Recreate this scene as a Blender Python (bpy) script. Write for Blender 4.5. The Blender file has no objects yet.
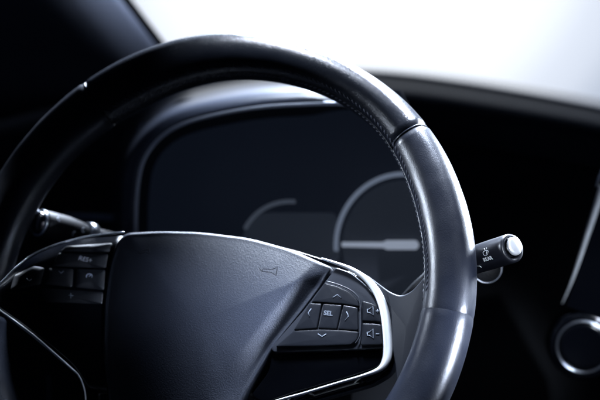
import bpy, bmesh, math, random
from mathutils import Vector, Matrix, noise
random.seed(4)
S = bpy.context.scene
COL = S.collection

# ------------------------------------------------------------------ camera
PIT, YAW, F = 0.12458459, -0.27929982, 900.0
CAM = Vector((0.23481866, -0.57039022, 0.13051756))
fwd = Vector((math.sin(YAW)*math.cos(PIT), math.cos(YAW)*math.cos(PIT), -math.sin(PIT)))
rgt = Vector((math.cos(YAW), -math.sin(YAW), 0)); upv = rgt.cross(fwd)
cd = bpy.data.cameras.new('camera'); cam = bpy.data.objects.new('camera', cd); COL.objects.link(cam)
cam.matrix_world = Matrix(((rgt.x, upv.x, -fwd.x, CAM.x), (rgt.y, upv.y, -fwd.y, CAM.y), (rgt.z, upv.z, -fwd.z, CAM.z), (0, 0, 0, 1)))
cd.sensor_width = 36; cd.lens = F/600*36; cd.clip_start = .01; cd.clip_end = 200
cd.dof.use_dof = True; cd.dof.focus_distance = 0.585; cd.dof.aperture_fstop = 5.2
S.camera = cam
S.view_settings.view_transform = 'Standard'; S.view_settings.look = 'None'
S.view_settings.exposure = 0; S.view_settings.gamma = 1

# ------------------------------------------------------------------ outside light: bright overcast glare ahead of the windscreen
w = bpy.data.worlds.new("World"); S.world = w; w.use_nodes = True
nt = w.node_tree; nt.nodes.clear()
N_ = nt.nodes.new; L_ = nt.links.new
tc = N_('ShaderNodeTexCoord'); dot = N_('ShaderNodeVectorMath'); dot.operation = 'DOT_PRODUCT'
glare = (fwd + .06*rgt + .32*upv).normalized()
nrm = N_('ShaderNodeVectorMath'); nrm.operation = 'NORMALIZE'
L_(tc.outputs['Generated'], nrm.inputs[0]); L_(nrm.outputs[0], dot.inputs[0]); dot.inputs[1].default_value = glare
rp = N_('ShaderNodeValToRGB'); cr = rp.color_ramp; cr.interpolation = 'EASE'
stops = [(0.0, (.002, .003, .006)), (.64, (.005, .008, .016)), (.82, (.055, .075, .12)), (.899, (.24, .28, .40)), (.927, (.42, .47, .58)), (.9455, (.60, .65, .76)), (.961, (.88, .92, 1.02)), (.978, (1.2, 1.23, 1.3)), (1.0, (1.38, 1.41, 1.48))]
cr.elements[0].position = 0; cr.elements[0].color = (*stops[0][1], 1)
cr.elements[1].position = 1; cr.elements[1].color = (*stops[-1][1], 1)
for p_, c_ in stops[1:-1]:
    e_ = cr.elements.new(p_); e_.color = (*c_, 1)
bg = N_('ShaderNodeBackground'); bg.inputs['Strength'].default_value = 1.0
ow = N_('ShaderNodeOutputWorld')
L_(dot.outputs['Value'], rp.inputs[0]); L_(rp.outputs[0], bg.inputs['Color']); L_(bg.outputs[0], ow.inputs[0])

def area(name, loc, target, sx, sy, power, col=(.80, .88, 1.0), spread=180):
    l = bpy.data.lights.new(name, 'AREA'); l.shape = 'RECTANGLE'; l.size = sx; l.size_y = sy
    l.energy = power; l.color = col; l.spread = math.radians(spread)
    o = bpy.data.objects.new(name, l); COL.objects.link(o); o.location = loc
    o.rotation_euler = (Vector(target)-Vector(loc)).to_track_quat('-Z', 'Y').to_euler()
    return o
LIGHTS = [
 ('overhead_light', (.22, .12, .40), (.120, .0, .055), .16, .04, .50, (.70, .80, 1), 29),
 ('passenger_window_light', (.60, .55, .26), (.185, .0, .06), .06, .35, 1.5, (.74, .84, 1), 20),
 ('roof_light', (-.04, .03, .74), (.03, .064, .145), .60, .02, .75, (.74, .84, 1), 16),
 ('stalk_fill_light', (.70, -.75, .35), tuple(CAM+(fwd+.238*rgt-.052*upv)*.575), .05, .05, .012, (.80, .88, 1), 3),  # added spot with no real source, brightens the stalk's silver button
 ('driver_window_light', (-.46, -.14, .24), (.185, .02, .050), .025, .14, .070, (.74, .84, 1), 14),
 ('bevel_fill_light', (.93, -.24, .03), (.080, 0, -.02), .05, .05, .065, (.70, .80, 1), 5),  # added narrow lamp that lifts the airbag bevel
 ('left_trim_fill_light', (-.45, .12, .42), (-.12, -.055, -.085), .05, .05, .09, (.74, .84, 1), 9),  # added spot, no window behind it: picks out the lower left chrome line
 ('blade_fill_light', (.80, -.10, .45), (.28, .30, -.06), .08, .12, .12, (.74, .84, 1), 9),  # added lamp, puts highlights on the chrome blade and button ring
 ('windscreen_light', (.0, .60, .62), (.04, .09, .17), 1.0, .12, 12.0, (.74, .84, 1), 25),
 ('windscreen_glow', (.35, .75, .55), (-.40, .60, .34), .40, .20, 1.0, (.76, .84, 1), 24),
]
for a_ in LIGHTS: area(*a_)

# ------------------------------------------------------------------ frames of reference
T = math.radians(27)
U = Vector((1, 0, 0)); V = Vector((0, math.sin(T), math.cos(T))); Nn = Vector((0, -math.cos(T), math.sin(T)))
def ray(px, py): return fwd + (px-300)/F*rgt - (py-200)/F*upv
def uv(px, py, h=0.0):
    d = ray(px, py); k = ((h*Nn-CAM).dot(Nn))/d.dot(Nn); X = CAM + k*d
    return X.dot(U), X.dot(V)
def wp(u, v, h): return U*u + V*v + Nn*h               # point in the wheel's own frame
def W(px, py, h=0.0):
    u, v = uv(px, py, h); return wp(u, v, h)
def Q(px, py, Y):                                       # point on the upright plane y = Y
    d = ray(px, py); return CAM + d*((Y-CAM.y)/d.y)

# ------------------------------------------------------------------ materials
def mat(name, col, rough=.5, metal=0, bump=None, coat=0, emit=None, spec=.5, var=0):
    m = bpy.data.materials.new(name); m.use_nodes = True
    n = m.node_tree; b = n.nodes['Principled BSDF']
    b.inputs['Base Color'].default_value = (*col, 1); b.inputs['Roughness'].default_value = rough
    b.inputs['Metallic'].default_value = metal; b.inputs['Coat Weight'].default_value = coat
    b.inputs['Coat Roughness'].default_value = .12
    b.inputs['Specular IOR Level'].default_value = spec
    if emit:
        b.inputs['Emission Color'].default_value = (*emit[0], 1); b.inputs['Emission Strength'].default_value = emit[1]
    t = n.nodes.new('ShaderNodeTexCoord')
    if var:
        nz = n.nodes.new('ShaderNodeTexNoise'); nz.inputs['Scale'].default_value = 60; nz.inputs['Detail'].default_value = 6
        mr = n.nodes.new('ShaderNodeMapRange'); mr.inputs['To Min'].default_value = rough-var; mr.inputs['To Max'].default_value = rough+var
        mr.inputs['From Min'].default_value = .3; mr.inputs['From Max'].default_value = .7
        n.links.new(t.outputs['Object'], nz.inputs['Vector']); n.links.new(nz.outputs['Fac'], mr.inputs[0]); n.links.new(mr.outputs[0], b.inputs['Roughness'])
    if bump:
        sc, st, dist = bump
        nz = n.nodes.new('ShaderNodeTexNoise'); nz.inputs['Scale'].default_value = sc*.5; nz.inputs['Detail'].default_value = 3
        vo = n.nodes.new('ShaderNodeTexVoronoi'); vo.inputs['Scale'].default_value = sc; vo.feature = 'SMOOTH_F1'; vo.inputs['Smoothness'].default_value = .4
        mx = n.nodes.new('ShaderNodeVectorMath'); mx.operation = 'MULTIPLY_ADD'
        mx.inputs[1].default_value = (.0012,)*3
        n.links.new(t.outputs['Object'], nz.inputs['Vector']); n.links.new(nz.outputs['Color'], mx.inputs[0]); n.links.new(t.outputs['Object'], mx.inputs[2])
        n.links.new(mx.outputs[0], vo.inputs['Vector'])
        bp = n.nodes.new('ShaderNodeBump'); bp.inputs['Strength'].default_value = st; bp.inputs['Distance'].default_value = dist
        n.links.new(vo.outputs['Distance'], bp.inputs['Height']); n.links.new(bp.outputs[0], b.inputs['Normal'])
    return m
M = dict(
 leather=mat('rim_leather', (.007, .0085, .013), .26, bump=(1700, .32, .0003), var=.02),
 smooth=mat('smooth_leather', (.009, .011, .018), .34, bump=(1500, .28, .0002), var=.05),
 airbag=mat('grained_plastic', (.026, .031, .046), .48, bump=(1450, .40, .0004), var=.04),
 satin=mat('satin_plastic', (.030, .034, .046), .38, bump=(2500, .12, .0002), var=.04),
 button=mat('button_plastic', (.013, .015, .021), .33, var=.04),
 gloss=mat('gloss_black', (.0012, .0015, .0025), .16, var=.03),
 dark=mat('dark_plastic', (.006, .007, .010), .55, bump=(900, .4, .0005)),
 dash=mat('dash_skin', (.020, .026, .042), .60, bump=(600, .5, .0006)),
 chrome=mat('chrome', (.92, .94, .97), .55, 1, var=.04),
 satinchrome=mat('satin_chrome', (.62, .66, .74), .28, 1),
 dimchrome=mat('brushed_trim', (.6, .66, .76), .5, 1),
 thread=mat('thread', (.045, .05, .07), .6),
 ink=mat('printed_white', (.22, .25, .31), .5),
 inkbright=mat('bright_print', (.85, .88, .92), .5),
 inkdim=mat('printed_grey', (.22, .25, .31), .5),
 face=mat('dial_face', (.012, .014, .020), .5, emit=((.16, .24, .46), .018)),
 screen=mat('lit_screen', (.02, .024, .034), .4, emit=((.22, .29, .44), .05)),
 disc=mat('dial_disc', (.014, .016, .024), .45, emit=((.22, .29, .44), .045)),
 lit=mat('lit_dial_mark', (.1, .12, .16), .4, emit=((.42, .52, .72), .26)),
 needle=mat('lit_needle', (.2, .22, .26), .4, emit=((.55, .64, .82), .42)),
 litdim=mat('dim_dial_mark', (.1, .12, .16), .4, emit=((.42, .52, .72), .09)),
 pillar=mat('pillar_fabric', (.16, .18, .24), .85, bump=(900, .4, .0004)),
 lampstalk=mat('matt_stalk_plastic', (.004, .005, .007), .6, spec=.2),
 silver=mat('silver_paint', (.85, .87, .92), .35, .55),
 cover=mat('spoke_cover_plastic', (.007, .009, .015), .55, spec=.3, bump=(1500, .12, .0002)),
 stalk=mat('stalk_plastic', (.009, .010, .015), .36, bump=(2200, .15, .0002)),
 surround=mat('painted_surround', (.50, .54, .62), .36, .8),
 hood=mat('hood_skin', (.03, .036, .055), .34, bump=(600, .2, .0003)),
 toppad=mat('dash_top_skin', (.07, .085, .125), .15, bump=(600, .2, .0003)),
 rubber=mat('rubber_seal', (.004, .005, .008), .7),
)
g = bpy.data.materials.new('windscreen_glass'); g.use_nodes = True; gn = g.node_tree; gn.nodes.clear()
go = gn.nodes.new('ShaderNodeOutputMaterial'); gm = gn.nodes.new('ShaderNodeMixShader'); gt = gn.nodes.new('ShaderNodeBsdfTransparent'); gg = gn.nodes.new('ShaderNodeBsdfGlossy')
gt.inputs[0].default_value = (.96, .98, 1, 1); gg.inputs['Roughness'].default_value = .02; gm.inputs[0].default_value = .04
gn.links.new(gt.outputs[0], gm.inputs[1]); gn.links.new(gg.outputs[0], gm.inputs[2]); gn.links.new(gm.outputs[0], go.inputs[0])
M['glass'] = g

# ------------------------------------------------------------------ object helpers
def thing(name, label, cat, loc=(0, 0, 0), group=None):
    o = bpy.data.objects.new(name, None); COL.objects.link(o); o.location = loc; o.empty_display_size = .02
    o['label'] = label; o['category'] = cat
    if group: o['group'] = group
    return o
def link(name, me, m, parent=None, label=None, smooth=True):
    me.materials.clear(); me.materials.append(M[m]) if isinstance(m, str) else me.materials.append(m)
    for p in me.polygons: p.use_smooth = smooth
    o = bpy.data.objects.new(name, me); COL.objects.link(o)
    if parent:
        o.parent = parent
        off = Vector(parent.location) if parent.type == 'EMPTY' else Vector((0, 0, 0))
        if off.length > 0: me.transform(Matrix.Translation(-off))
        # sub-parts of a part whose mesh was shifted share the same shift
        if parent.type != 'EMPTY' and parent.parent: me.transform(Matrix.Translation(-Vector(parent.parent.location)))
    if label: o['label'] = label
    return o
def mesh(name, vs, fs):
    me = bpy.data.meshes.new(name); me.from_pydata([tuple(v) for v in vs], [], fs); me.validate(); 
    bm = bmesh.new(); bm.from_mesh(me); bmesh.ops.recalc_face_normals(bm, faces=bm.faces); bm.to_mesh(me); bm.free()
    return me
def join(ms):
    vs, fs = [], []
    for me in ms:
        b = len(vs); vs += [v.co.copy() for v in me.vertices]; fs += [[i+b for i in p.vertices] for p in me.polygons]
    return mesh('joined', vs, fs)
def catmull(P, n=8, closed=False):
    P = [Vector(p) for p in P]; out = []; m = len(P); rng = m if closed else m-1
    for i in range(rng):
        g_ = lambda k: P[k % m] if closed else P[max(0, min(m-1, k))]
        p0, p1, p2, p3 = g_(i-1), g_(i), g_(i+1), g_(i+2)
        for j in range(n):
            t = j/n
            out.append(.5*((2*p1)+(p2-p0)*t+(2*p0-5*p1+4*p2-p3)*t*t+(3*p1-p0-3*p2+p3)*t**3))
    if not closed: out.append(P[-1].copy())
    return out
def roundpoly(P, r, n=6):
    out = []; m = len(P)
    for i in range(m):
        p = Vector(P[i][:2]); a = Vector(P[i-1][:2])-p; b = Vector(P[(i+1) % m][:2])-p
        rr = P[i][2] if len(P[i]) > 2 else r
        q = min(rr, a.length*.45, b.length*.45); A = p+a.normalized()*q; B = p+b.normalized()*q
        for j in range(n+1):
            t = j/n; out.append((1-t)**2*A+2*t*(1-t)*p+t*t*B)
    return out
def densify(P, step):
    out = []
    for i in range(len(P)):
        a, b = P[i], P[(i+1) % len(P)]; k = max(1, int((b-a).length/step))
        out += [a.lerp(b, j/k) for j in range(k)]
    return out
def tube(pts, ra, rb=None, nd=None, seg=12, cap=True):
    """ellipse swept along 3-D points: ra across (nd x tangent), rb along nd; lists or numbers"""
    n = len(pts); ra = ra if isinstance(ra, (list, tuple)) else [ra]*n
    rb = ra if rb is None else (rb if isinstance(rb, (list, tuple)) else [rb]*n)
    vs, fs = [], []
    for i, p in enumerate(pts):
        t = (pts[min(i+1, n-1)]-pts[max(i-1, 0)]).normalized()
        z = Vector(nd) if nd is not None else (Vector((0, 0, 1)) if abs(t.z) < .9 else Vector((1, 0, 0)))
        z = (z-t*z.dot(t)).normalized(); x = t.cross(z)
        for k in range(seg):
            a = 2*math.pi*k/seg; vs.append(p+x*(ra[i]*math.cos(a))+z*(rb[i]*math.sin(a)))
    for i in range(n-1):
        for k in range(seg):
            k2 = (k+1) % seg; fs.append((i*seg+k, i*seg+k2, (i+1)*seg+k2, (i+1)*seg+k))
    if cap:
        fs.append(tuple(range(seg))[::-1]); fs.append(tuple(range((n-1)*seg, n*seg)))
    return mesh('tube', vs, fs)
def ribbon(path, h, thick, n=8):
    """px path with (x, y, width_px[, h]) in the wheel frame"""
    P = catmull([(p[0], p[1], p[2]) for p in path], n)
    H = [p[3] if len(p) > 3 else h for p in path]; HH = []
    for i in range(len(path)-1): HH += [H[i]+(H[i+1]-H[i])*j/n for j in range(n)]
    HH.append(H[-1])
    pts = [W(p[0], p[1], hh) for p, hh in zip(P, HH)]
    sc = .6/F
    return tube(pts, [max(.0002, p[2]*sc/2) for p in P], thick, Nn)
def star(outline, ctr, hb, prof, hf=None, close=True):
    """solid with rings scaled about ctr; outline,ctr in (u,v); prof=[(inset metres, h)], then hf(u,v,s,h) adjusts"""
    c = Vector(ctr); O = [Vector(p) for p in outline]; n = len(O); vs, fs = [], []
    rings = [(0, hb)]+list(prof); R = sum((o-c).length for o in O)/n
    for d, h in rings:
        for o in O:
            l = (o-c).length; s = max(0, 1-d/R) if d < R else 0
            q = c+(o-c)*s; hh = h
            if hf and h != hb: hh = hf(q.x, q.y, s, h)
            vs.append(wp(q.x, q.y, hh))
    for i in range(len(rings)-1):
        for k in range(n):
            k2 = (k+1) % n; fs.append((i*n+k, i*n+k2, (i+1)*n+k2, (i+1)*n+k))
    hh = prof[-1][1]; hh = hf(c.x, c.y, 0, hh) if hf else hh
    vs.append(wp(c.x, c.y, hh)); t = len(vs)-1; b = (len(rings)-1)*n
    for k in range(n): fs.append((b+k, b+(k+1) % n, t))
    fs.append(tuple(range(n))[::-1])
    return mesh('star', vs, fs)
def pillow(px, hb, ht, edge=.0012, r=3, ctr=None, crown=.0004, hf=None):
    """rounded key cap from a pixel outline; top at ht"""
    P = densify(roundpoly(px, r), 3)
    O = [Vector(uv(p.x, p.y, ht)) for p in P]
    c = Vector(uv(*ctr, ht)) if ctr else sum(O, Vector((0, 0)))/len(O)
    R = sum((o-c).length for o in O)/len(O)
    prof = [(edge*(1-math.cos(a)), ht-edge+edge*math.sin(a)) for a in [i*math.pi/10 for i in range(6)]]
    for s in (.2, .4, .6, .8): prof.append((edge+(R-edge)*s, ht+crown*s))
    return star(O, c, hb, prof, hf)
def prism(px, h0, h1, bevel=0, hfun=None, seg=3):
    bm = bmesh.new(); top = []
    for p in px:
        hh = hfun(p[0]) if hfun else h1
        top.append(bm.verts.new(W(p[0], p[1], hh)))
    f = bm.faces.new(top); r = bmesh.ops.extrude_face_region(bm, geom=[f])
    vs = [e for e in r['geom'] if isinstance(e, bmesh.types.BMVert)]
    for v in top: v.co = v.co - Nn*((hfun(0)-h0) if hfun else (h1-h0))
    newf = [e for e in r['geom'] if isinstance(e, bmesh.types.BMFace)]
    if bevel:
        ed = [e for f_ in newf for e in f_.edges]
        bmesh.ops.bevel(bm, geom=ed, offset=bevel, segments=seg, affect='EDGES', clamp_overlap=True)
    bmesh.ops.triangulate(bm, faces=[f_ for f_ in bm.faces if len(f_.verts) > 4])
    bmesh.ops.recalc_face_normals(bm, faces=bm.faces)
    me = bpy.data.meshes.new('prism'); bm.to_mesh(me); bm.free(); return me
def text(s, size, o, x, y, m_, name, parent, thick=.0001, wrap=None, bold=0):
    c = bpy.data.curves.new('t', 'FONT'); c.body = s; c.size = size; c.align_x = 'CENTER'; c.align_y = 'CENTER'; c.extrude = thick; c.offset = bold
    ob = bpy.data.objects.new('t', c); COL.objects.link(ob); dg = bpy.context.evaluated_depsgraph_get(); dg.update()
    me = bpy.data.meshes.new_from_object(ob.evaluated_get(dg)); bpy.data.objects.remove(ob)
    z = x.cross(y).normalized()
    for v in me.vertices: v.co = wrap(v.co.x, v.co.y, v.co.z) if wrap else o+x*v.co.x+y*v.co.y+z*v.co.z
    return link(name, me, m_, parent, smooth=False)
def strokes(lines, r, h, name, m_, parent, n=4):
    ms = []
    for l in lines:
        P = catmull([Vector((a[0], a[1], 0)) for a in l], n) if len(l) > 2 and n > 1 else [Vector((a[0], a[1], 0)) for a in l]
        ms.append(tube([W(p.x, p.y, h) for p in P], r, r*.5, Nn, 6))
    return link(name, join(ms), m_, parent)

# ------------------------------------------------------------------ windscreen, pillar, dashboard
ws = thing('windscreen', 'clear sloping windscreen filled with white glare behind the dashboard', 'windscreen', (.35, 1.2, .1))
gl = [(-.75, 1.30, .02), (1.75, 1.25, .02), (1.55, .45, .75), (-.50, .45, .75)]
n_ = (Vector(gl[1])-Vector(gl[0])).cross(Vector(gl[3])-Vector(gl[0])).normalized()*.005
vs = [Vector(p) for p in gl]+[Vector(p)+n_ for p in gl]
link('glass_pane', mesh('g', vs, [(0, 1, 2, 3), (7, 6, 5, 4), (0, 4, 5, 1), (1, 5, 6, 2), (2, 6, 7, 3), (3, 7, 4, 0)]), 'glass', ws, smooth=False)

# left windscreen pillar : leans back towards the driver as it rises
pl = thing('windscreen_pillar', 'dark windscreen pillar with fabric trim leaning up at top left', 'pillar', tuple(Q(150, 90, .80)))
def pillar_strip(prof):
    """prof: list of (offset px left of the inner edge, extra depth) swept between the bottom and the top of the pillar"""
    vs, fs = [], []; m_ = len(prof); st = 14
    for i in range(st):
        t = i/(st-1); ex, ey = 205+(60-205)*t, 100+(-90-100)*t
        Y = .86+(.40-.86)*t
        for (o, dy) in prof: vs.append(Q(ex-o, ey+o*.25, Y+dy))
    for i in range(st-1):
        for k in range(m_):
            k2 = (k+1) % m_; fs.append((i*m_+k, i*m_+k2, (i+1)*m_+k2, (i+1)*m_+k))
    fs.append(tuple(range(m_))); fs.append(tuple(range((st-1)*m_, st*m_)))
    return mesh('p', vs, fs)
link('trim_panel', pillar_strip([(5, .02), (6, .0), (14, -.012), (28, -.030), (48, -.045), (75, -.055), (120, -.058), (220, -.05), (330, -.01), (330, .04), (120, .05), (20, .05)]), 'pillar', pl)
link('rubber_seal', pillar_strip([(-3, .03), (-3, .012), (0, .004), (5, .006), (6, .03)]), 'rubber', pl)

db = thing('dashboard', 'broad dark dashboard with stitched seam along its top below the windscreen', 'dashboard', (.3, .6, -.1))
def lin(tab, x):
    if x <= tab[0][0]: return tab[0][1]
    for (a, b), (c, d) in zip(tab, tab[1:]):
        if x <= c:
            t = (x-a)/(c-a); return b+(d-b)*t
    return tab[-1][1]
L1 = [(-200, 150), (0, 105), (100, 84), (200, 70), (300, 64), (385, 67), (430, 71.5), (480, 78), (540, 87.5), (600, 98), (700, 120), (800, 146)]
L2 = [(-200, 158), (0, 113), (100, 92), (200, 78), (300, 72), (385, 75), (430, 80.5), (480, 88), (540, 98.5), (600, 110), (700, 133), (800, 160)]
L3 = [(-200, 172), (0, 126), (100, 105), (200, 91), (300, 85), (385, 88), (430, 93), (480, 101), (540, 111), (600, 122), (700, 145), (800, 172)]
def sm(tab, x): return (lin(tab, x-25)+lin(tab, x-12)+lin(tab, x)+lin(tab, x+12)+lin(tab, x+25))/5
def dash_rows(rows, name, m_, parent, x0=-200, x1=800, st=15):
    xs = list(range(x0, x1+1, st)); vs, fs = [], []; k_ = len(rows)
    for x in xs:
        for (fn, Y) in rows: vs.append(Q(x, fn(x), Y))
    for i in range(len(xs)-1):
        for k in range(k_-1): fs.append((i*k_+k, i*k_+k+1, (i+1)*k_+k+1, (i+1)*k_+k))
    return link(name, mesh(name, vs, fs), m_, parent)
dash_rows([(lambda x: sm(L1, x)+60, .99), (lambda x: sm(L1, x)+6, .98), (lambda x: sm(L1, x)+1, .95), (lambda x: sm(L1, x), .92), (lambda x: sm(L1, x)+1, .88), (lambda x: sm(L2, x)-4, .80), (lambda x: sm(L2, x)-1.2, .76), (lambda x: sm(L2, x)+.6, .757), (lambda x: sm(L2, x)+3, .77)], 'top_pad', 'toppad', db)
dash_rows([(lambda x: sm(L2, x)+2.5, .765), (lambda x: sm(L2, x)+.9, .752), (lambda x: sm(L2, x)+1.6, .745), (lambda x: sm(L2, x)+4, .71), (lambda x: sm(L3, x)-3, .65), (lambda x: sm(L3, x), .615), (lambda x: sm(L3, x)+3, .600), (lambda x: sm(L3, x)+7, .590), (lambda x: sm(L3, x)+12, .583), (lambda x: sm(L3, x)+20, .578), (lambda x: sm(L3, x)+60, .585)], 'front_pad', 'dash', db)
dash_rows([(lambda x: sm(L3, x)+45, .60), (lambda x: sm(L3, x)+50, .56), (lambda x: sm(L3, x)+110, .50), (lambda x: 300, .48), (lambda x: 380, .44), (lambda x: 520, .42)], 'lower_fascia', 'dark', db)
link('seam', tube([Q(x, sm(L2, x)+1.0, .752) for x in range(-190, 790, 12)], .0017, None, None, 8), 'rubber', db, 'dark seam line along the top of the dashboard')
# faint trim strip left of the dials
a, b = Q(66, 216, .36), Q(137, 219, .33)
link('trim_strip', tube([a.lerp(b, i/10) for i in range(11)], .004, .0025, (0, -1, 0)), 'dimchrome', db, 'dull grey trim strip left of the dials')
a, b = Q(48.5, 376, .30), Q(49.6, 410, .30)
link('edge_trim', tube([a.lerp(b, i/4) for i in range(5)], .0005, .0005, (0, -1, 0)), 'dimchrome', db, 'hair thin bright edge low on the left')

# ------------------------------------------------------------------ instrument cluster
ic = thing('instrument_cluster', 'instrument cluster with curved bright surround seen through the steering wheel', 'instrument cluster', tuple(Q(270, 200, .25)))
trim = [(136, 262), (136, 232), (136.5, 205), (138.5, 182), (142, 165), (149, 151), (160, 138), (177, 126.5), (200, 118.5), (235, 111), (267, 106.5), (300, 104.5), (337, 103.5), (358, 107), (382, 118), (402, 138), (417, 165), (424, 195), (428, 240), (428, 265)]
TP = catmull([(x, y, 0) for x, y in trim], 6)
YT = .17
cen = Vector((290, 235, 0))
def hood_ring(off, Y):
    out = []
    for i, p in enumerate(TP):
        t = (TP[min(i+1, len(TP)-1)]-TP[max(0, i-1)]).normalized(); nrm_ = Vector((t.y, -t.x, 0))
        if (p-cen).dot(nrm_) < 0: nrm_ = -nrm_
        q = p+nrm_*(off*lin([(310, 1), (365, .2)], p.x)); out.append(Q(q.x, q.y, Y))
    return out
def loft(rings, name, m_, parent, label=None):
    n = len(rings[0]); vs = [v for r in rings for v in r]; fs = []
    for i in range(len(rings)-1):
        for k in range(n-1): fs.append((i*n+k, i*n+k+1, (i+1)*n+k+1, (i+1)*n+k))
    return link(name, mesh(name, vs, fs), m_, parent, label)
loft([hood_ring(-3, .185), hood_ring(-1, .168), hood_ring(2, .165), hood_ring(7, .167), hood_ring(12, .171), hood_ring(15.5, .182), hood_ring(18.5, .21), hood_ring(22, .28), hood_ring(26, .42), hood_ring(28, .62)], 'binnacle_hood', 'hood', ic)
link('surround_trim', tube([Q(p.x, p.y, YT-.004) for p in TP], .0021, .0014, (0, -1, 0)), 'surround', ic, 'bright rounded surround of the dials')
loft([hood_ring(-1, .17), hood_ring(-6, .20), hood_ring(-10, .235), hood_ring(-12, .262)], 'inner_shroud', 'dark', ic)
# dial face
YF = .26
def facepoly(P, Y, th=.004):
    vs = [Q(x, y, Y) for x, y in P]; n = len(vs); vs += [v+Vector((0, th, 0)) for v in vs]
    return mesh('f', vs, [tuple(range(n)), tuple(range(n, 2*n))[::-1]]+[(k, (k+1) % n, n+(k+1) % n, n+k) for k in range(n)])
link('dial_face', facepoly([(118, 280), (118, 180), (140, 125), (180, 100), (300, 85), (400, 90), (418, 125), (424, 280)], YF), 'face', ic, smooth=False)
scr = [tuple(p) for p in roundpoly([(238, 262), (246, 222), (262, 213), (336, 213), (340, 262)], 8)]
link('display_screen', facepoly(scr, YF-.0035, .003), 'screen', ic, 'dim bluish screen between the dials', smooth=False)
def arc(cx, cy, rx, ry, a0, a1, wpx, Y, m_, name, label=None, parent=ic, b=.0012):
    pts = []; n = 40
    for i in range(n+1):
        a = math.radians(a0+(a1-a0)*i/n); pts.append(Q(cx+rx*math.cos(a), cy-ry*math.sin(a), Y))
    k = (Y+.62)/F
    return link(name, tube(pts, wpx*k/2, b, (0, -1, 0)), m_, parent, label)
arc(404, 246, 68, 72, 184, 60, 4.6, YF-.008, 'lit', 'dial_ring', 'pale arc of the right dial')
arc(290, 250, 50, 48.5, 154, 84, 4, YF-.008, 'litdim', 'dial_ring', 'faint short arc of the left dial')
disc = [(404+62*math.cos(math.radians(a)), 246-66*math.sin(math.radians(a))) for a in range(0, 360, 8)]
link('dial_disc', facepoly(disc, YF-.0045, .003), 'disc', ic, smooth=False)
nd = thing  # (kept short)
a, b, c_, d_ = Q(342, 244.5, YF-.014), Q(383, 245, YF-.014), Q(387, 245, YF-.015), Q(416, 245, YF-.015)
k = (YF+.6)/F
link('needle', tube([a, b, c_, d_, Q(418.5, 245, YF-.015)], [2.4*k, 2.8*k, 4.6*k, 4.6*k, 2*k], .002, (0, -1, 0)), 'needle', ic, 'pale horizontal needle with thicker tail')

# ------------------------------------------------------------------ right hand side of the dashboard
ct = thing('centre_screen_frame', 'slim tapering chrome blade edging the centre of the dashboard at far right', 'trim blade', tuple(Q(590, 250, .30)))
P = catmull([(603, 186, 5.5), (596, 208, 5.0), (588, 232, 4.4), (577, 266, 3), (569, 288, 1.7), (562, 304, .5)], 6)
link('chrome_edge', tube([Q(p.x, p.y, .30) for p in P], [p.z*.92/F*.6 for p in P], None, (0, -1, 0)), 'chrome', ct)
P = catmull([(603, 170, 3), (599, 179, 2.4), (596, 187, 1)], 6)
link('chrome_tip', tube([Q(p.x, p.y, .29) for p in P], [p.z*.92/F*.6 for p in P], .0012, (0, -1, 0)), 'satinchrome', ct)
link('glossy_bezel', facepoly([(604, 180), (600, 208), (566, 306), (600, 318), (700, 320), (700, 160)], .305, .02), 'gloss', ct, smooth=False)

sb = thing('start_button', 'round black push button in a thin chrome ring at lower right', 'button', tuple(Q(583, 347, .30)))
def torus(c, ax, R, r, rb=None, n=48, a0=0, a1=360):
    ax = Vector(ax).normalized(); x = ax.cross(Vector((0, 0, 1))).normalized(); y = ax.cross(x); vs, fs = [], []; s = 10; rb = rb or r
    full = (a1-a0) >= 360; m_ = n if full else n+1
    for i in range(m_):
        t = math.radians(a0+(a1-a0)*i/n); rd = x*math.cos(t)+y*math.sin(t)
        for j in range(s):
            q = 2*math.pi*j/s; vs.append(Vector(c)+rd*(R+r*math.cos(q))+ax*(rb*math.sin(q)))
    for i in range(n):
        i2 = (i+1) % m_
        for j in range(s): fs.append((i*s+j, i*s+(j+1) % s, i2*s+(j+1) % s, i2*s+j))
    return mesh('torus', vs, fs)
def lathe(prof, o, ax, n=40):
    """prof [(r, distance along ax)]"""
    ax = Vector(ax).normalized(); x = ax.cross(Vector((0, 0, 1))).normalized(); y = ax.cross(x); vs, fs = [], []
    for r, d in prof:
        for k_ in range(n):
            t = 2*math.pi*k_/n; vs.append(Vector(o)+ax*d+(x*math.cos(t)+y*math.sin(t))*max(r, .00005))
    for i in range(len(prof)-1):
        for k_ in range(n): fs.append((i*n+k_, i*n+(k_+1) % n, (i+1)*n+(k_+1) % n, (i+1)*n+k_))
    fs.append(tuple(range(n))); fs.append(tuple(range((len(prof)-1)*n, len(prof)*n)))
    return mesh('lathe', vs, fs)
c0 = Q(583, 347, .30); ax0 = Vector((.12, -1, .10)).normalized(); kk = .93/F
link('chrome_ring', torus(c0, ax0, 23.5*kk, 1.1*kk, 1.3*kk), 'satinchrome', sb)
link('push_cap', lathe([(22*kk, -.02), (22*kk, -.001), (20.5*kk, .001), (17*kk, .0), (8*kk, -.001), (.0001, -.0012)], c0, ax0), 'gloss', sb)
link('socket', lathe([(31*kk, -.03), (31*kk, -.003), (29*kk, -.001), (25*kk, -.001), (25*kk, -.03)], c0, ax0), 'gloss', sb)

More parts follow.
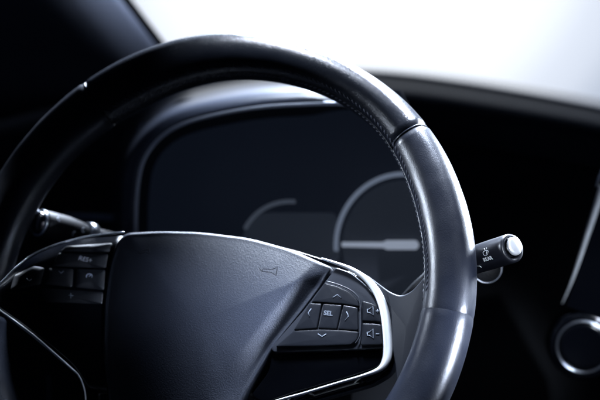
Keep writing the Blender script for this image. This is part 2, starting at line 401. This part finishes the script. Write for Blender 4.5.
# ------------------------------------------------------------------ steering column with its two stalks
sc_ = thing('steering_column', 'dark steering column shroud behind the wheel hub', 'steering column', tuple(wp(0, -.03, -.05)))
vs, fs = [], []
rings = [(-.045, .045, .040), (-.05, .055, .048), (-.10, .062, .055), (-.18, .066, .060), (-.26, .060, .056)]
for h, a_, b_ in rings:
    for k_ in range(32):
        t = 2*math.pi*k_/32; cx_, sy_ = math.cos(t), math.sin(t)
        cx_ = math.copysign(abs(cx_)**.6, cx_); sy_ = math.copysign(abs(sy_)**.6, sy_)
        vs.append(wp(a_*cx_, -.045+b_*sy_, h))
for i in range(len(rings)-1):
    for k_ in range(32): fs.append((i*32+k_, i*32+(k_+1) % 32, (i+1)*32+(k_+1) % 32, (i+1)*32+k_))
fs.append(tuple(range(32)))
link('shroud', mesh('s', vs, fs), 'dark', sc_)

def stalk(name, label, tip, root, r, parts):
    o = Vector(tip); ax = (Vector(tip)-Vector(root)); L = ax.length; ax.normalize()
    t = thing(name, label, 'stalk', tuple(root)); parts(t, o, ax, L, r); return t
# right (wiper) stalk : tip turned towards the camera
zr = .575
def cz(px, py, z): return CAM+ray(px, py)*z
tipR = cz(512.8, 248, zr); side = (rgt*36+upv*19).normalized()
axR = (side*.56-fwd*.83).normalized(); rootR = tipR-axR*.16
def wiper(t, o, ax, L, r):
    link('stalk_body', lathe([(.0070, -.080), (r*.86, -.066), (r*.97, -.05), (r, -.02), (r, -.004), (r*.985, -.0015), (r*.93, -.0002), (r*.80, 0), (r*.70, -.0004), (r*.66, -.002), (r*.64, -.006)], o, ax), 'stalk', t)
    p1 = o-ax*.078; p3 = wp(.05, -.075, -.12)
    link('stalk_arm', tube([p1, p1.lerp(p3, .12)-fwd*-.006, p1.lerp(p3, .5), p3], .0062, None, None, 16), 'dark', t)
    e = o+(rgt*.0010+upv*.0010)
    link('silver_button', lathe([(r*.62, -.008), (r*.62, .0000), (r*.605, .0006), (r*.56, .0011), (r*.45, .0014), (r*.2, .0016), (.0001, .0017)], e, ax), 'silver', t, 'silver push button on the stalk end')
    link('button_collar', torus(e-ax*.001, ax, r*.625, .0006), 'gloss', t)
    # lettering wrapped round the barrel
    side_ = ax.cross(-fwd).normalized(); 
    if side_.dot(upv) < 0: side_ = -side_
    out = side_.cross(ax).normalized()
    if out.dot(-fwd) < 0: out = -out
    def wr(s0, a0, rr=r):
        def f(x, y, z):
            a_ = a0+y/rr; d = s0+x
            return o+ax*d+(out*math.cos(a_)+side_*math.sin(a_))*(rr*1.0+.00012+z)
        return f
    text('REAR', .0036, None, ax, side_, 'inkbright', 'lettering', t, wrap=wr(-.0150, .02))
    def ic_(lines, s0, a0, rad=.00016):
        ms = [tube([wr(s0, a0)(x, y, 0) for x, y in l], rad, rad, None, 6) for l in lines]
        return link('wiper_symbol', join(ms), 'inkbright', t)
    arc_ = [(-.0026+.0052*i/8, .0006+.0010*math.sin(math.pi*i/8)) for i in range(9)]
    ic_([arc_, [(-.0026, .0006), (-.0018, -.0014), (-.0002, -.0018), (.0014, -.0014), (.0026, .0006)], [(-.0002, -.0018), (.0011, .0008)], [(-.0006, .0022), (-.0012, .0032)], [(.0006, .0022), (.0012, .0032)]], -.0150, .45)
    ic_([[(-.0014, .004), (.0014, .004)], [(0, .004), (0, -.0004)], [(-.0012, -.004), (.0010, -.0046), (.0012, -.006)]], -.0262, .18)
stalk('wiper_stalk', 'black stalk marked REAR with silver end button right of the wheel', tipR, rootR, .0096, wiper)
# left (lamp) stalk
tipL = cz(41, 223, .72); axL = (-(rgt*50-upv*17).normalized()*.62-fwd*.66).normalized(); rootL = tipL-axL*.15
def lamp_stalk(t, o, ax, L, r):
    link('stalk_body', lathe([(r*.62, -.044), (r*.80, -.038), (r*.97, -.024), (r, -.012), (r, -.002), (r*.93, 0)], o, ax), 'lampstalk', t)
    link('stalk_arm', lathe([(.006, -.15), (.0068, -.09), (r*.60, -.050), (r*.60, -.045)], o, ax), 'stalk', t)
    link('silver_collar', lathe([(r*.66, -.0520), (r*.90, -.0510), (r*.95, -.0475), (r*.92, -.0440), (r*.66, -.0430)], o, ax), 'satinchrome', t, 'bright ring round the stalk')
    link('end_cap', lathe([(r*.86, -.004), (r*.86, .004), (r*.78, .006), (r*.5, .0075), (.0001, .008)], o, ax), 'gloss', t)
    link('end_ring', torus(o+ax*.001, ax, r*.92, .0011), 'satinchrome', t)
    for dx, dy, rr in ((2.2, 9.5, .0021), (-1, 4.4, .0013)):
        p = o+ax*.0055+(rgt*dx+upv*dy)*.72/F
        link('pale_dot', lathe([(rr, 0), (rr*.8, .0012), (.0001, .0018)], p, -fwd, 16), 'ink', t)  # small pale bumps on the stalk end
    s_ = ax.cross(-fwd).normalized(); s_ = s_ if s_.dot(upv) > 0 else -s_; out = s_.cross(ax); out = out if out.dot(-fwd) > 0 else -out
    for d0, a0 in ((-.010, .75), (-.034, .35), (-.026, -.1)):
        pts = []
        for i in range(13):
            q = math.radians(-90+180*i/12); x, y = .0018*math.cos(q), .0018*math.sin(q); an = a0+y/r
            pts.append(o+ax*(d0+x)+(out*math.cos(an)+s_*math.sin(an))*(r*.99))
        link('lamp_symbol', tube(pts, .0004, .0004, None, 6), 'inkdim', t)
stalk('lamp_stalk', 'blurred dark stalk with bright collar left behind the wheel', tipL, rootL, .0108, lamp_stalk)

ig = thing('ignition_switch', 'dark round switch with thin chrome edge just below the wiper stalk', 'switch', tuple(Q(489, 268, .10)))
cI = Q(487, 268, .10); axI = Vector((.25, -1, .15))
link('switch_body', lathe([(.0110, -.05), (.0110, -.001), (.0100, .0), (.0001, .0)], cI, axI), 'dark', ig)
link('chrome_edge', torus(cI, axI, .0111, .0004), 'satinchrome', ig)

# ------------------------------------------------------------------ STEERING WHEEL
sw = thing('steering_wheel', 'leather steering wheel with buttons and chrome spoke trim filling the foreground', 'steering wheel', (0, 0, 0))
OUT = [(-180, .189), (-160, .188), (-18, .1885), (-10, .1878), (2, .1882), (15, .1878), (27, .1879), (35, .1882), (42, .1876), (61, .1856), (71, .1868), (87, .1897), (96, .191), (111, .1922), (125, .1912), (140, .190), (156, .189), (180, .189)]
INN = [(-180, .152), (-160, .154), (-40, .1545), (2, .1548), (10, .1545), (17, .1542), (29, .1565), (35, .1582), (41, .1587), (53, .1589), (64, .1572), (85, .1551), (100, .153), (109, .150), (121, .1485), (140, .1500), (180, .152)]
def smt(tab, x):
    x = (x-3.6+180) % 360-180            # tables were measured 3.6 degrees round from the seams' frame
    f = lambda y: lin(tab, (y+180) % 360-180)
    return sum(f(x+d) for d in (-9, -6, -3, 0, 3, 6, 9))/7
BH = .0172
def rimpt(ph, ps, grow=0.0):
    ro, ri = smt(OUT, ph), smt(INN, ph); rc = (ro+ri)/2; a_ = (ro-ri)/2+grow; b_ = BH+grow
    c, s = math.cos(ps), math.sin(ps)
    e = .90
    c2 = math.copysign(abs(c)**e, c); s2 = math.copysign(abs(s)**e, s)
    p = math.radians(ph); rr = rc+a_*c2
    return wp(rr*math.cos(p), rr*math.sin(p), b_*s2)
def grip(p0, p1, m_, label):
    n = int((p1-p0)/.9)+1; seg = 56; vs, fs = [], []
    for i in range(n+1):
        ph = p0+(p1-p0)*i/n; d = min(ph-p0, p1-ph)*math.radians(1)*.17
        vals = d
        g_ = -(.0003 if abs(ph+5) < 3 else .0016)*max(0, 1-vals/.0022)**2
        for k_ in range(seg):
            ps = 2*math.pi*k_/seg
            wob = .00012*noise.noise(Vector((ph*.25, math.cos(ps)*2, math.sin(ps)*2)))
            vs.append(rimpt(ph, ps, g_+wob))
    # finer rings at both ends
    for i in range(n):
        for k_ in range(seg): fs.append((i*seg+k_, i*seg+(k_+1) % seg, (i+1)*seg+(k_+1) % seg, (i+1)*seg+k_))
    for b in (0, n*seg):                       # end faces on vertices of their own, so the leather's shading stays clean
        nb = len(vs); vs += [vs[b+k_].copy() for k_ in range(seg)]; fs.append(tuple(range(nb, nb+seg)))
    return link('leather_grip', mesh('grip', vs, fs), m_, sw, label)
grip(38.0, 129.0, 'leather', 'grained upper leather section between the two seams')
grip(-5, 37.7, 'smooth', 'smooth right hand leather section beside the buttons')
grip(-80, -5.02, 'smooth', 'lower right leather section')
grip(129.3, 194, 'smooth', 'dark left hand leather section')
grip(194.3, 279.7, 'leather', 'lower left leather section')
# seam beads
for ph, s in ((37.85, .0004), (129.15, .0006)):
    pts = [rimpt(ph, 2*math.pi*k_/60, -.0012) for k_ in range(61)]
    link('seam_bead', tube(pts, .0007, .0007, None, 8, False), 'smooth', sw)
# stitching along the inside of the rim
ms = []
def stitch(pa, pb, sa, sb_, gr=.0003):
    q = [rimpt(pa+(pb-pa)*t, sa+(sb_-sa)*t, gr*(math.sin(math.pi*t)-.2)) for t in (0, .25, .5, .75, 1)]
    return tube(q, [.0002, .00042, .0005, .00042, .0002], None, None, 6)
ph = -1.0
while ph < 128:
    for base, sgn in ((math.pi-.60, 1), (math.pi-.28, -1)):
        j = random.uniform(-.08, .08)
        ms.append(stitch(ph+j, ph+1.15+j, base, base-.11*sgn))
    ph += 1.35
link('stitching', join(ms), 'thread', sw, 'double row of grey thread inside the rim')
# inner seam ridge between the two rows
link('seam_ridge', tube([rimpt(p_, math.pi-.33, -.0002) for p_ in range(-3, 128)], .0006, .0006, None, 6), 'leather', sw)

# hub shell / spokes
HS = -.024
shell = [(20, 262), (60, 244), (90, 237), (125, 233), (165, 232), (210, 234), (250, 239), (295, 250), (330, 261), (352, 268), (374, 281), (388, 297), (393, 320), (395, 350), (390, 370), (370, 382), (300, 402), (262, 425), (250, 470), (245, 560), (130, 560), (108, 470), (90, 430), (84, 398), (80, 380), (72, 371), (33, 337), (15, 322)]
shell = densify(roundpoly(shell, 8), 8)
link('hub_shell', prism([(p.x, p.y) for p in shell], -.045, HS, .003), 'gloss', sw)
# left spoke blade : rises on to the rim
def hl(x): return lin([(-60, .020), (0, .017), (50, .000), (95, -.014), (130, -.018)], x)
lb = [(-34, 318), (-22, 300), (0, 284), (16, 268.5), (34, 255.5), (60, 244.5), (84, 238), (112, 235), (118, 240), (110, 262), (106, 300), (106, 360), (100, 400), (86, 400), (84, 388), (79, 377), (72, 371), (33, 337), (0, 312), (-20, 300+14)]
lb = densify([Vector(p) for p in lb], 9)
def grid_blade(top, bot, hfun, name, m_, dh=.003, label=None):
    """surface between two px curves, closed below"""
    n = 30; k_ = 10; vs, fs = [], []
    A = catmull([(x, y, 0) for x, y in top], 8); B = catmull([(x, y, 0) for x, y in bot], 8)
    def at(C, t):
        f = t*(len(C)-1); i = min(int(f), len(C)-2); return C[i].lerp(C[i+1], f-i)
    for i in range(n+1):
        a_, b_ = at(A, i/n), at(B, i/n)
        for j in range(k_+1):
            t = j/k_; p = a_.lerp(b_, t); e = 1-(2*t-1)**6
            vs.append(W(p.x, p.y, hfun(p.x)-dh*(1-e)))
    m2 = k_+1
    for i in range(n):
        for j in range(k_): fs.append((i*m2+j, i*m2+j+1, (i+1)*m2+j+1, (i+1)*m2+j))
    nv = len(vs); vs += [v-Nn*.012 for v in vs]
    fs += [tuple(x+nv for x in f[::-1]) for f in fs]
    rim_ = [j for j in range(m2)]+[i*m2+k_ for i in range(1, n+1)]+[n*m2+j for j in range(k_-1, -1, -1)]+[i*m2 for i in range(n-1, 0, -1)]
    for q in range(len(rim_)):
        a_, b_ = rim_[q], rim_[(q+1) % len(rim_)]; fs.append((a_, b_, b_+nv, a_+nv))
    return link(name, mesh(name, vs, fs), m_, sw, label)
grid_blade([(-34, 322), (-22, 300), (0, 284), (16, 269), (34, 256), (60, 245), (84, 239), (122, 236)], [(-34, 324), (-20, 304), (0, 312), (33, 337), (52, 352), (72, 371), (84, 388), (108, 392)], hl, 'spoke_blade', 'gloss', .002, 'black left spoke')

# airbag cover
HA = -.017
ab = [(126, 233.5, 9), (160, 231.5), (200, 232.5), (250, 238.5), (292, 250), (334, 268.5, 5), (301, 312), (271, 349, 14), (258, 374, 20), (243, 400, 20), (234, 425, 20), (215, 452, 20), (170, 462, 20), (130, 448, 20), (112, 415, 20), (103, 350, 30), (104, 305, 30), (109, 268, 30), (117, 243, 12)]
P = densify(roundpoly(ab, 12), 2.5)
O = [Vector(uv(p.x, p.y, HA)) for p in P]; ca = Vector(uv(205, 325, HA))
ea, eb = Vector(uv(334, 268.5, HA)), Vector(uv(270, 347, HA)); en = Vector((-(eb-ea).y, (eb-ea).x)).normalized()
if (ca-ea).dot(en) < 0: en = -en
def abh(u, v, s, h):
    d = (Vector((u, v))-ea).dot(en)
    t = max(0, min(1, 1-d/.0125))
    q = (Vector((u, v))-ea).dot((eb-ea).normalized())/(eb-ea).length
    t *= max(0, min(1, (1.75-q)/.7))*max(0, min(1, q/.25))
    return h-.0055*t*min(1, (1-s)*14+.25)
R_ = sum((o-ca).length for o in O)/len(O)
E_ = .0035
prof = [(E_*(1-math.cos(a_)), HA+.0032-E_+E_*math.sin(a_)) for a_ in [i*math.pi/20 for i in range(11)]]
for i in range(1, 30):
    s = i/30; prof.append((E_+(R_-E_)*s, HA+.0032+.0085*(1-(1-s)**2.2)))
abo = link('airbag_cover', star(O, ca, -.030, prof, abh), 'airbag', sw, 'grained airbag cover with bevelled right edge')
from mathutils.bvhtree import BVHTree
bt = BVHTree.FromPolygons([v.co.copy() for v in abo.data.vertices], [list(p.vertices) for p in abo.data.polygons])
def onto(px, py, lift=.0001):
    d = ray(px, py).normalized(); hit = bt.ray_cast(CAM, d); return hit[0]+Nn*lift
def horn(lines, r=.0003):
    ms = []
    for l in lines:
        Pq = []
        for (x0, y0), (x1, y1) in zip(l, l[1:]): Pq += [(x0+(x1-x0)*t/4, y0+(y1-y0)*t/4) for t in range(4)]
        Pq.append(l[-1]); ms.append(tube([onto(*q, lift=0) for q in Pq], r, r*.5, Nn, 6))
    link('horn_symbol', join(ms), 'inkdim2', abo)
M['inkdim2'] = mat('moulded_symbol', (.010, .012, .017), .6, spec=.2)
horn([[(259, 267.8), (262, 271.2), (272, 272.6)], [(262, 271.2), (263, 268.8), (272.5, 269.4)], [(272, 272.8), (276, 275.5), (277.3, 267)], [(272.5, 269.4), (277.3, 267)]])
horn([[(138, 252.5), (140.5, 253.6), (146, 252)], [(140.5, 253.6), (141.2, 251.2), (146, 250.2)], [(146, 252.2), (149.5, 254), (149, 248), (146, 250.2)]])

# right button panel
HP = -.0155
pan = [(336, 267.5, 2), (350, 272), (366, 285), (378, 303), (382.5, 325), (384, 348, 3), (330, 350.5), (273, 352, 3), (270.5, 348, 2), (303, 311)]
Pp = densify(roundpoly(pan, 6), 4)
link('button_panel', pillow(pan, -.027, HP, .0008, 6, (338, 322), 0), 'satin', sw)
# glossy lower insert
low = [(272, 354, 2), (384.5, 351, 2), (385, 358), (379, 367, 6), (350, 377), (300, 391), (262, 404), (250, 396), (268, 372)]
link('lower_insert', pillow(low, -.027, HP-.0035, .0015, 5, (320, 370), .0006), 'gloss', sw)
HB = -.0132
def key(px, label, r=2.2, ht=HB, edge=.0009, hf=None, crown=.0003, ctr=None, m_='button', name='button'):
    return link(name, pillow(px, HP-.003, ht, edge, r, ctr, crown, hf), m_, sw, label)
kup = key([(324.5, 282.8, 1), (338, 286.5), (350, 292, 4), (358, 300.5, 4), (359.5, 306.3, 1), (341, 303.6), (324, 302.4), (311, 301.6, 1)], 'upward arrow key')
kdn = key([(293, 331, 1), (320, 329.4), (345, 330.5), (358.6, 332, 1), (357.5, 340, 3), (351, 344.4, 3), (320, 345.8), (283, 346.4), (275.5, 346.3, 1)], 'downward arrow key')
def dish(lo):
    return None
klf = key([(310, 302.8, 1), (321.5, 303.6, 1), (316.6, 328.4, 1), (293.5, 330, 1)], 'left arrow key', ht=HB-.0004)
krt = key([(343.2, 304.8, 1), (357.8, 307.4, 2), (358.2, 330.6, 2), (337.8, 329.2, 1)], 'right arrow key', ht=HB-.0004)
ksl = key([(323, 303.6, 1), (342, 304.8, 1), (336.6, 329, 1), (318, 328.3, 1)], 'select key marked SEL', ht=HB-.0007)
kvp = key([(361.8, 300.5, 2), (370, 302.5), (376.5, 305, 3), (380, 315), (381, 322.2, 1), (375, 321.2), (362, 321, 1)], 'volume up key')
kvm = key([(362, 323.2, 1), (374, 323.4), (381.2, 324.6, 1), (382.4, 344.6, 2), (360.6, 345.4, 2)], 'volume down key')
# silver-lit ridge round the right of the pad
link('pad_ridge', ribbon([(326, 281.2, .9), (338, 284.6, 1.2), (351, 290.6, 1.6), (359.3, 299.5, 1.8), (360.6, 312, 1.8), (360.2, 334, 1.6), (355.5, 343.6, 1.2)], HB+.0002, .0007), 'satin', sw)
HT = HB+.00045
strokes([[(333, 297.6), (337.2, 294.7), (341.2, 298.0)]], .00032, HT, 'symbol', 'ink', kup, 1)
strokes([[(318, 334), (322, 336.7), (326.2, 334)]], .00032, HT, 'symbol', 'ink', kdn, 1)
strokes([[(311.2, 308.6), (308.2, 312.8), (309.8, 317)]], .00032, HT-.0004, 'symbol', 'ink', klf, 1)
strokes([[(346.4, 311.6), (348.6, 316), (345, 320.6)]], .00036, HT-.0004, 'symbol', 'ink', krt, 1)
ux = (W(336, 313.2, HT)-W(322, 311.8, HT)).normalized(); uy = Nn.cross(ux).normalized()
text('SEL', .0043, W(328.2, 313.4, HT-.0006), ux, uy, 'ink', 'lettering', ksl, bold=.0001)
for key_, cy, pm in ((kvp, 311, 1), (kvm, 334, 0)):
    L = [[(367.2, cy-1.6), (369.3, cy-1.8), (372.8, cy-5), (373.4, cy+4.2), (369.6, cy+1.6), (367.4, cy+1.6), (367.2, cy-1.6)], [(375.8, cy), (379.2, cy+.1)]]
    if pm: L.append([(377.5, cy-1.8), (377.6, cy+1.9)])
    strokes(L, .00034, HT+.0001, 'symbol', 'ink', key_, 1)

# left buttons: their shade is put into a darker key colour
M['shaded_key'] = mat('shaded_key_plastic', (.006, .007, .010), .45)
M['softprint'] = mat('soft_print', (.45, .48, .54), .5)
def lkey(px, label, r=2):
    P_ = densify(roundpoly(px, r), 3); top = [W(p.x, p.y, hl(p.x)+.0004) for p in P_]
    n = len(top); c_ = sum(top, Vector())/n
    rings = [[v-Nn*.004 for v in top], [v-Nn*.0004 for v in top], [c_+(v-c_)*.97 for v in top], [c_+(v-c_)*.5 for v in top]]
    vs = [v for r_ in rings for v in r_]+[c_]; fs = []
    for i in range(3):
        for k_ in range(n): fs.append((i*n+k_, i*n+(k_+1) % n, (i+1)*n+(k_+1) % n, (i+1)*n+k_))
    for k_ in range(n): fs.append((3*n+k_, 3*n+(k_+1) % n, 4*n))
    return link('button', mesh('k', vs, fs), 'shaded_key', sw, label)
k1 = lkey([(66, 246), (112, 243), (109, 252), (60, 251)], 'slim top left key')
k2 = lkey([(58, 253), (108, 254), (106, 268), (52, 266)], 'key marked RES+')
k3 = lkey([(76, 269), (105, 270), (104, 290), (75, 287)], 'left key with a dial symbol')
k4 = lkey([(48, 268), (73, 269), (72, 287), (44, 284)], 'left key')
k5 = lkey([(14, 275), (34, 266), (44, 268), (40, 284), (10, 290)], 'outer left key')
k6 = lkey([(40, 288), (103, 292), (102, 304), (44, 302)], 'lower left key')
def hz(x): return hl(x)+.0013
def on_key(key_):
    b_ = BVHTree.FromPolygons([v.co.copy() for v in key_.data.vertices], [list(p.vertices) for p in key_.data.polygons])
    def f(P, lift=.00012):
        h_ = b_.ray_cast(P+Nn*.03, -Nn); return (h_[0] if h_[0] else P)+Nn*lift
    return f
o_ = W(85.5, 259.5, hz(85.5)); ux = (W(92, 261.4, hz(92))-W(79, 258.2, hz(79))).normalized(); uy = Nn.cross(ux).normalized()
f2 = on_key(k2)
text('RES+', .0050, o_, ux, uy, 'softprint', 'lettering', k2, wrap=lambda x, y, z: f2(o_+ux*x+uy*y, .00012+max(z, 0)))
def lsym(lines, key_):
    f_ = on_key(key_)
    ms = [tube([f_(W(x, y, hz(x))) for x, y in l], .00026, .0002, Nn, 6) for l in lines]
    link('symbol', join(ms), 'inkdim', key_)
lsym([[(89+3*math.cos(t/2), 276.5-3*math.sin(t/2)) for t in range(-1, 8)], [(89, 276.5), (91, 274)]], k3)
lsym([[(58, 270.5), (60.5, 272.8), (63, 270.5)]], k4)
lsym([[(26, 278), (28.5, 280.5), (31, 278.5)]], k5)
lsym([[(68, 295), (73, 295.6)], [(70.3, 293), (70.3, 298)]], k6)

# chrome trims
link('chrome_trim', ribbon([(322, 258.6, 1.2), (334, 262.6, 2.4), (347, 267.2, 3.6), (360, 274.2, 5), (371, 284, 7), (379.5, 297, 8.6), (384.7, 313, 9.4), (387.2, 332, 9.6), (388, 350, 9.6), (386, 361, 8.8), (379, 369.5, 5.5), (364, 375.5, 3.4), (340, 382.5, 2.8), (305, 393, 2.6), (275, 401.5, 2.4), (255, 410, 2)], -.0130, .0017), 'chrome', sw, 'broad chrome trim round the right buttons')
link('chrome_trim', ribbon([(-26, 304, 1.2, .021), (-8, 291, 1.3, .0205), (2, 281.5, 1.4, .0185), (17, 266.5, 1.3, .014), (33, 254.5, 1.2, .0075), (52, 246, 1.2, .001), (70, 240.5, 1.4, -.006), (90, 236, 1.6, -.012), (112, 233.2, 1.6, -.0165), (124, 232.3, 1.4, -.0175)], 0, .0008), 'satinchrome', sw, 'thin chrome line above the left keys')
link('chrome_trim', ribbon([(-30, 292, 1.8, .0225), (-12, 300.5, 2, .0215), (0, 310.5, 2.2, .0185), (16, 322.5, 3.0, .0142), (33.5, 335.8, 3.0, .0080), (53, 352.5, 2.9, .001), (71, 368.4, 2.7, -.005), (78.5, 375.5, 1.9, -.0082), (83, 385, 1.7, -.0105), (85.4, 396, 1.5, -.012), (86, 412, 1.4, -.012)], 0, .0010), 'chrome', sw, 'angular chrome line under the left spoke')
# spoke fairing to the rim
fr = [(366, 274, 3), (377, 282), (390, 292), (402, 297.5), (413, 294), (421.5, 286), (430, 276, 5), (444, 280, 8), (444, 320), (436, 360), (420, 400), (405, 425), (397, 420), (398, 395), (396.5, 368), (393, 350), (391, 320), (386, 300), (377, 287)]
def frh(u, v, s, h):
    t = max(0, min(1, (u-.122)/.038)); return h + .011*t*t*(3-2*t)
Pf = densify(roundpoly(fr, 8), 3); Of = [Vector(uv(p.x, p.y, -.016)) for p in Pf]; cf = Vector(uv(408, 330, -.016))
Rf = sum((o-cf).length for o in Of)/len(Of)
pf = [(.003*(1-math.cos(a_)), -.018+.003*math.sin(a_)) for a_ in [i*math.pi/12 for i in range(7)]]+[(.003+(Rf-.003)*s, -.015+.001*s) for s in [i/20 for i in range(1, 20)]]
link('spoke_cover', star(Of, cf, -.034, pf, frh), 'cover', sw, 'smooth grey flare joining the right spoke to the rim')
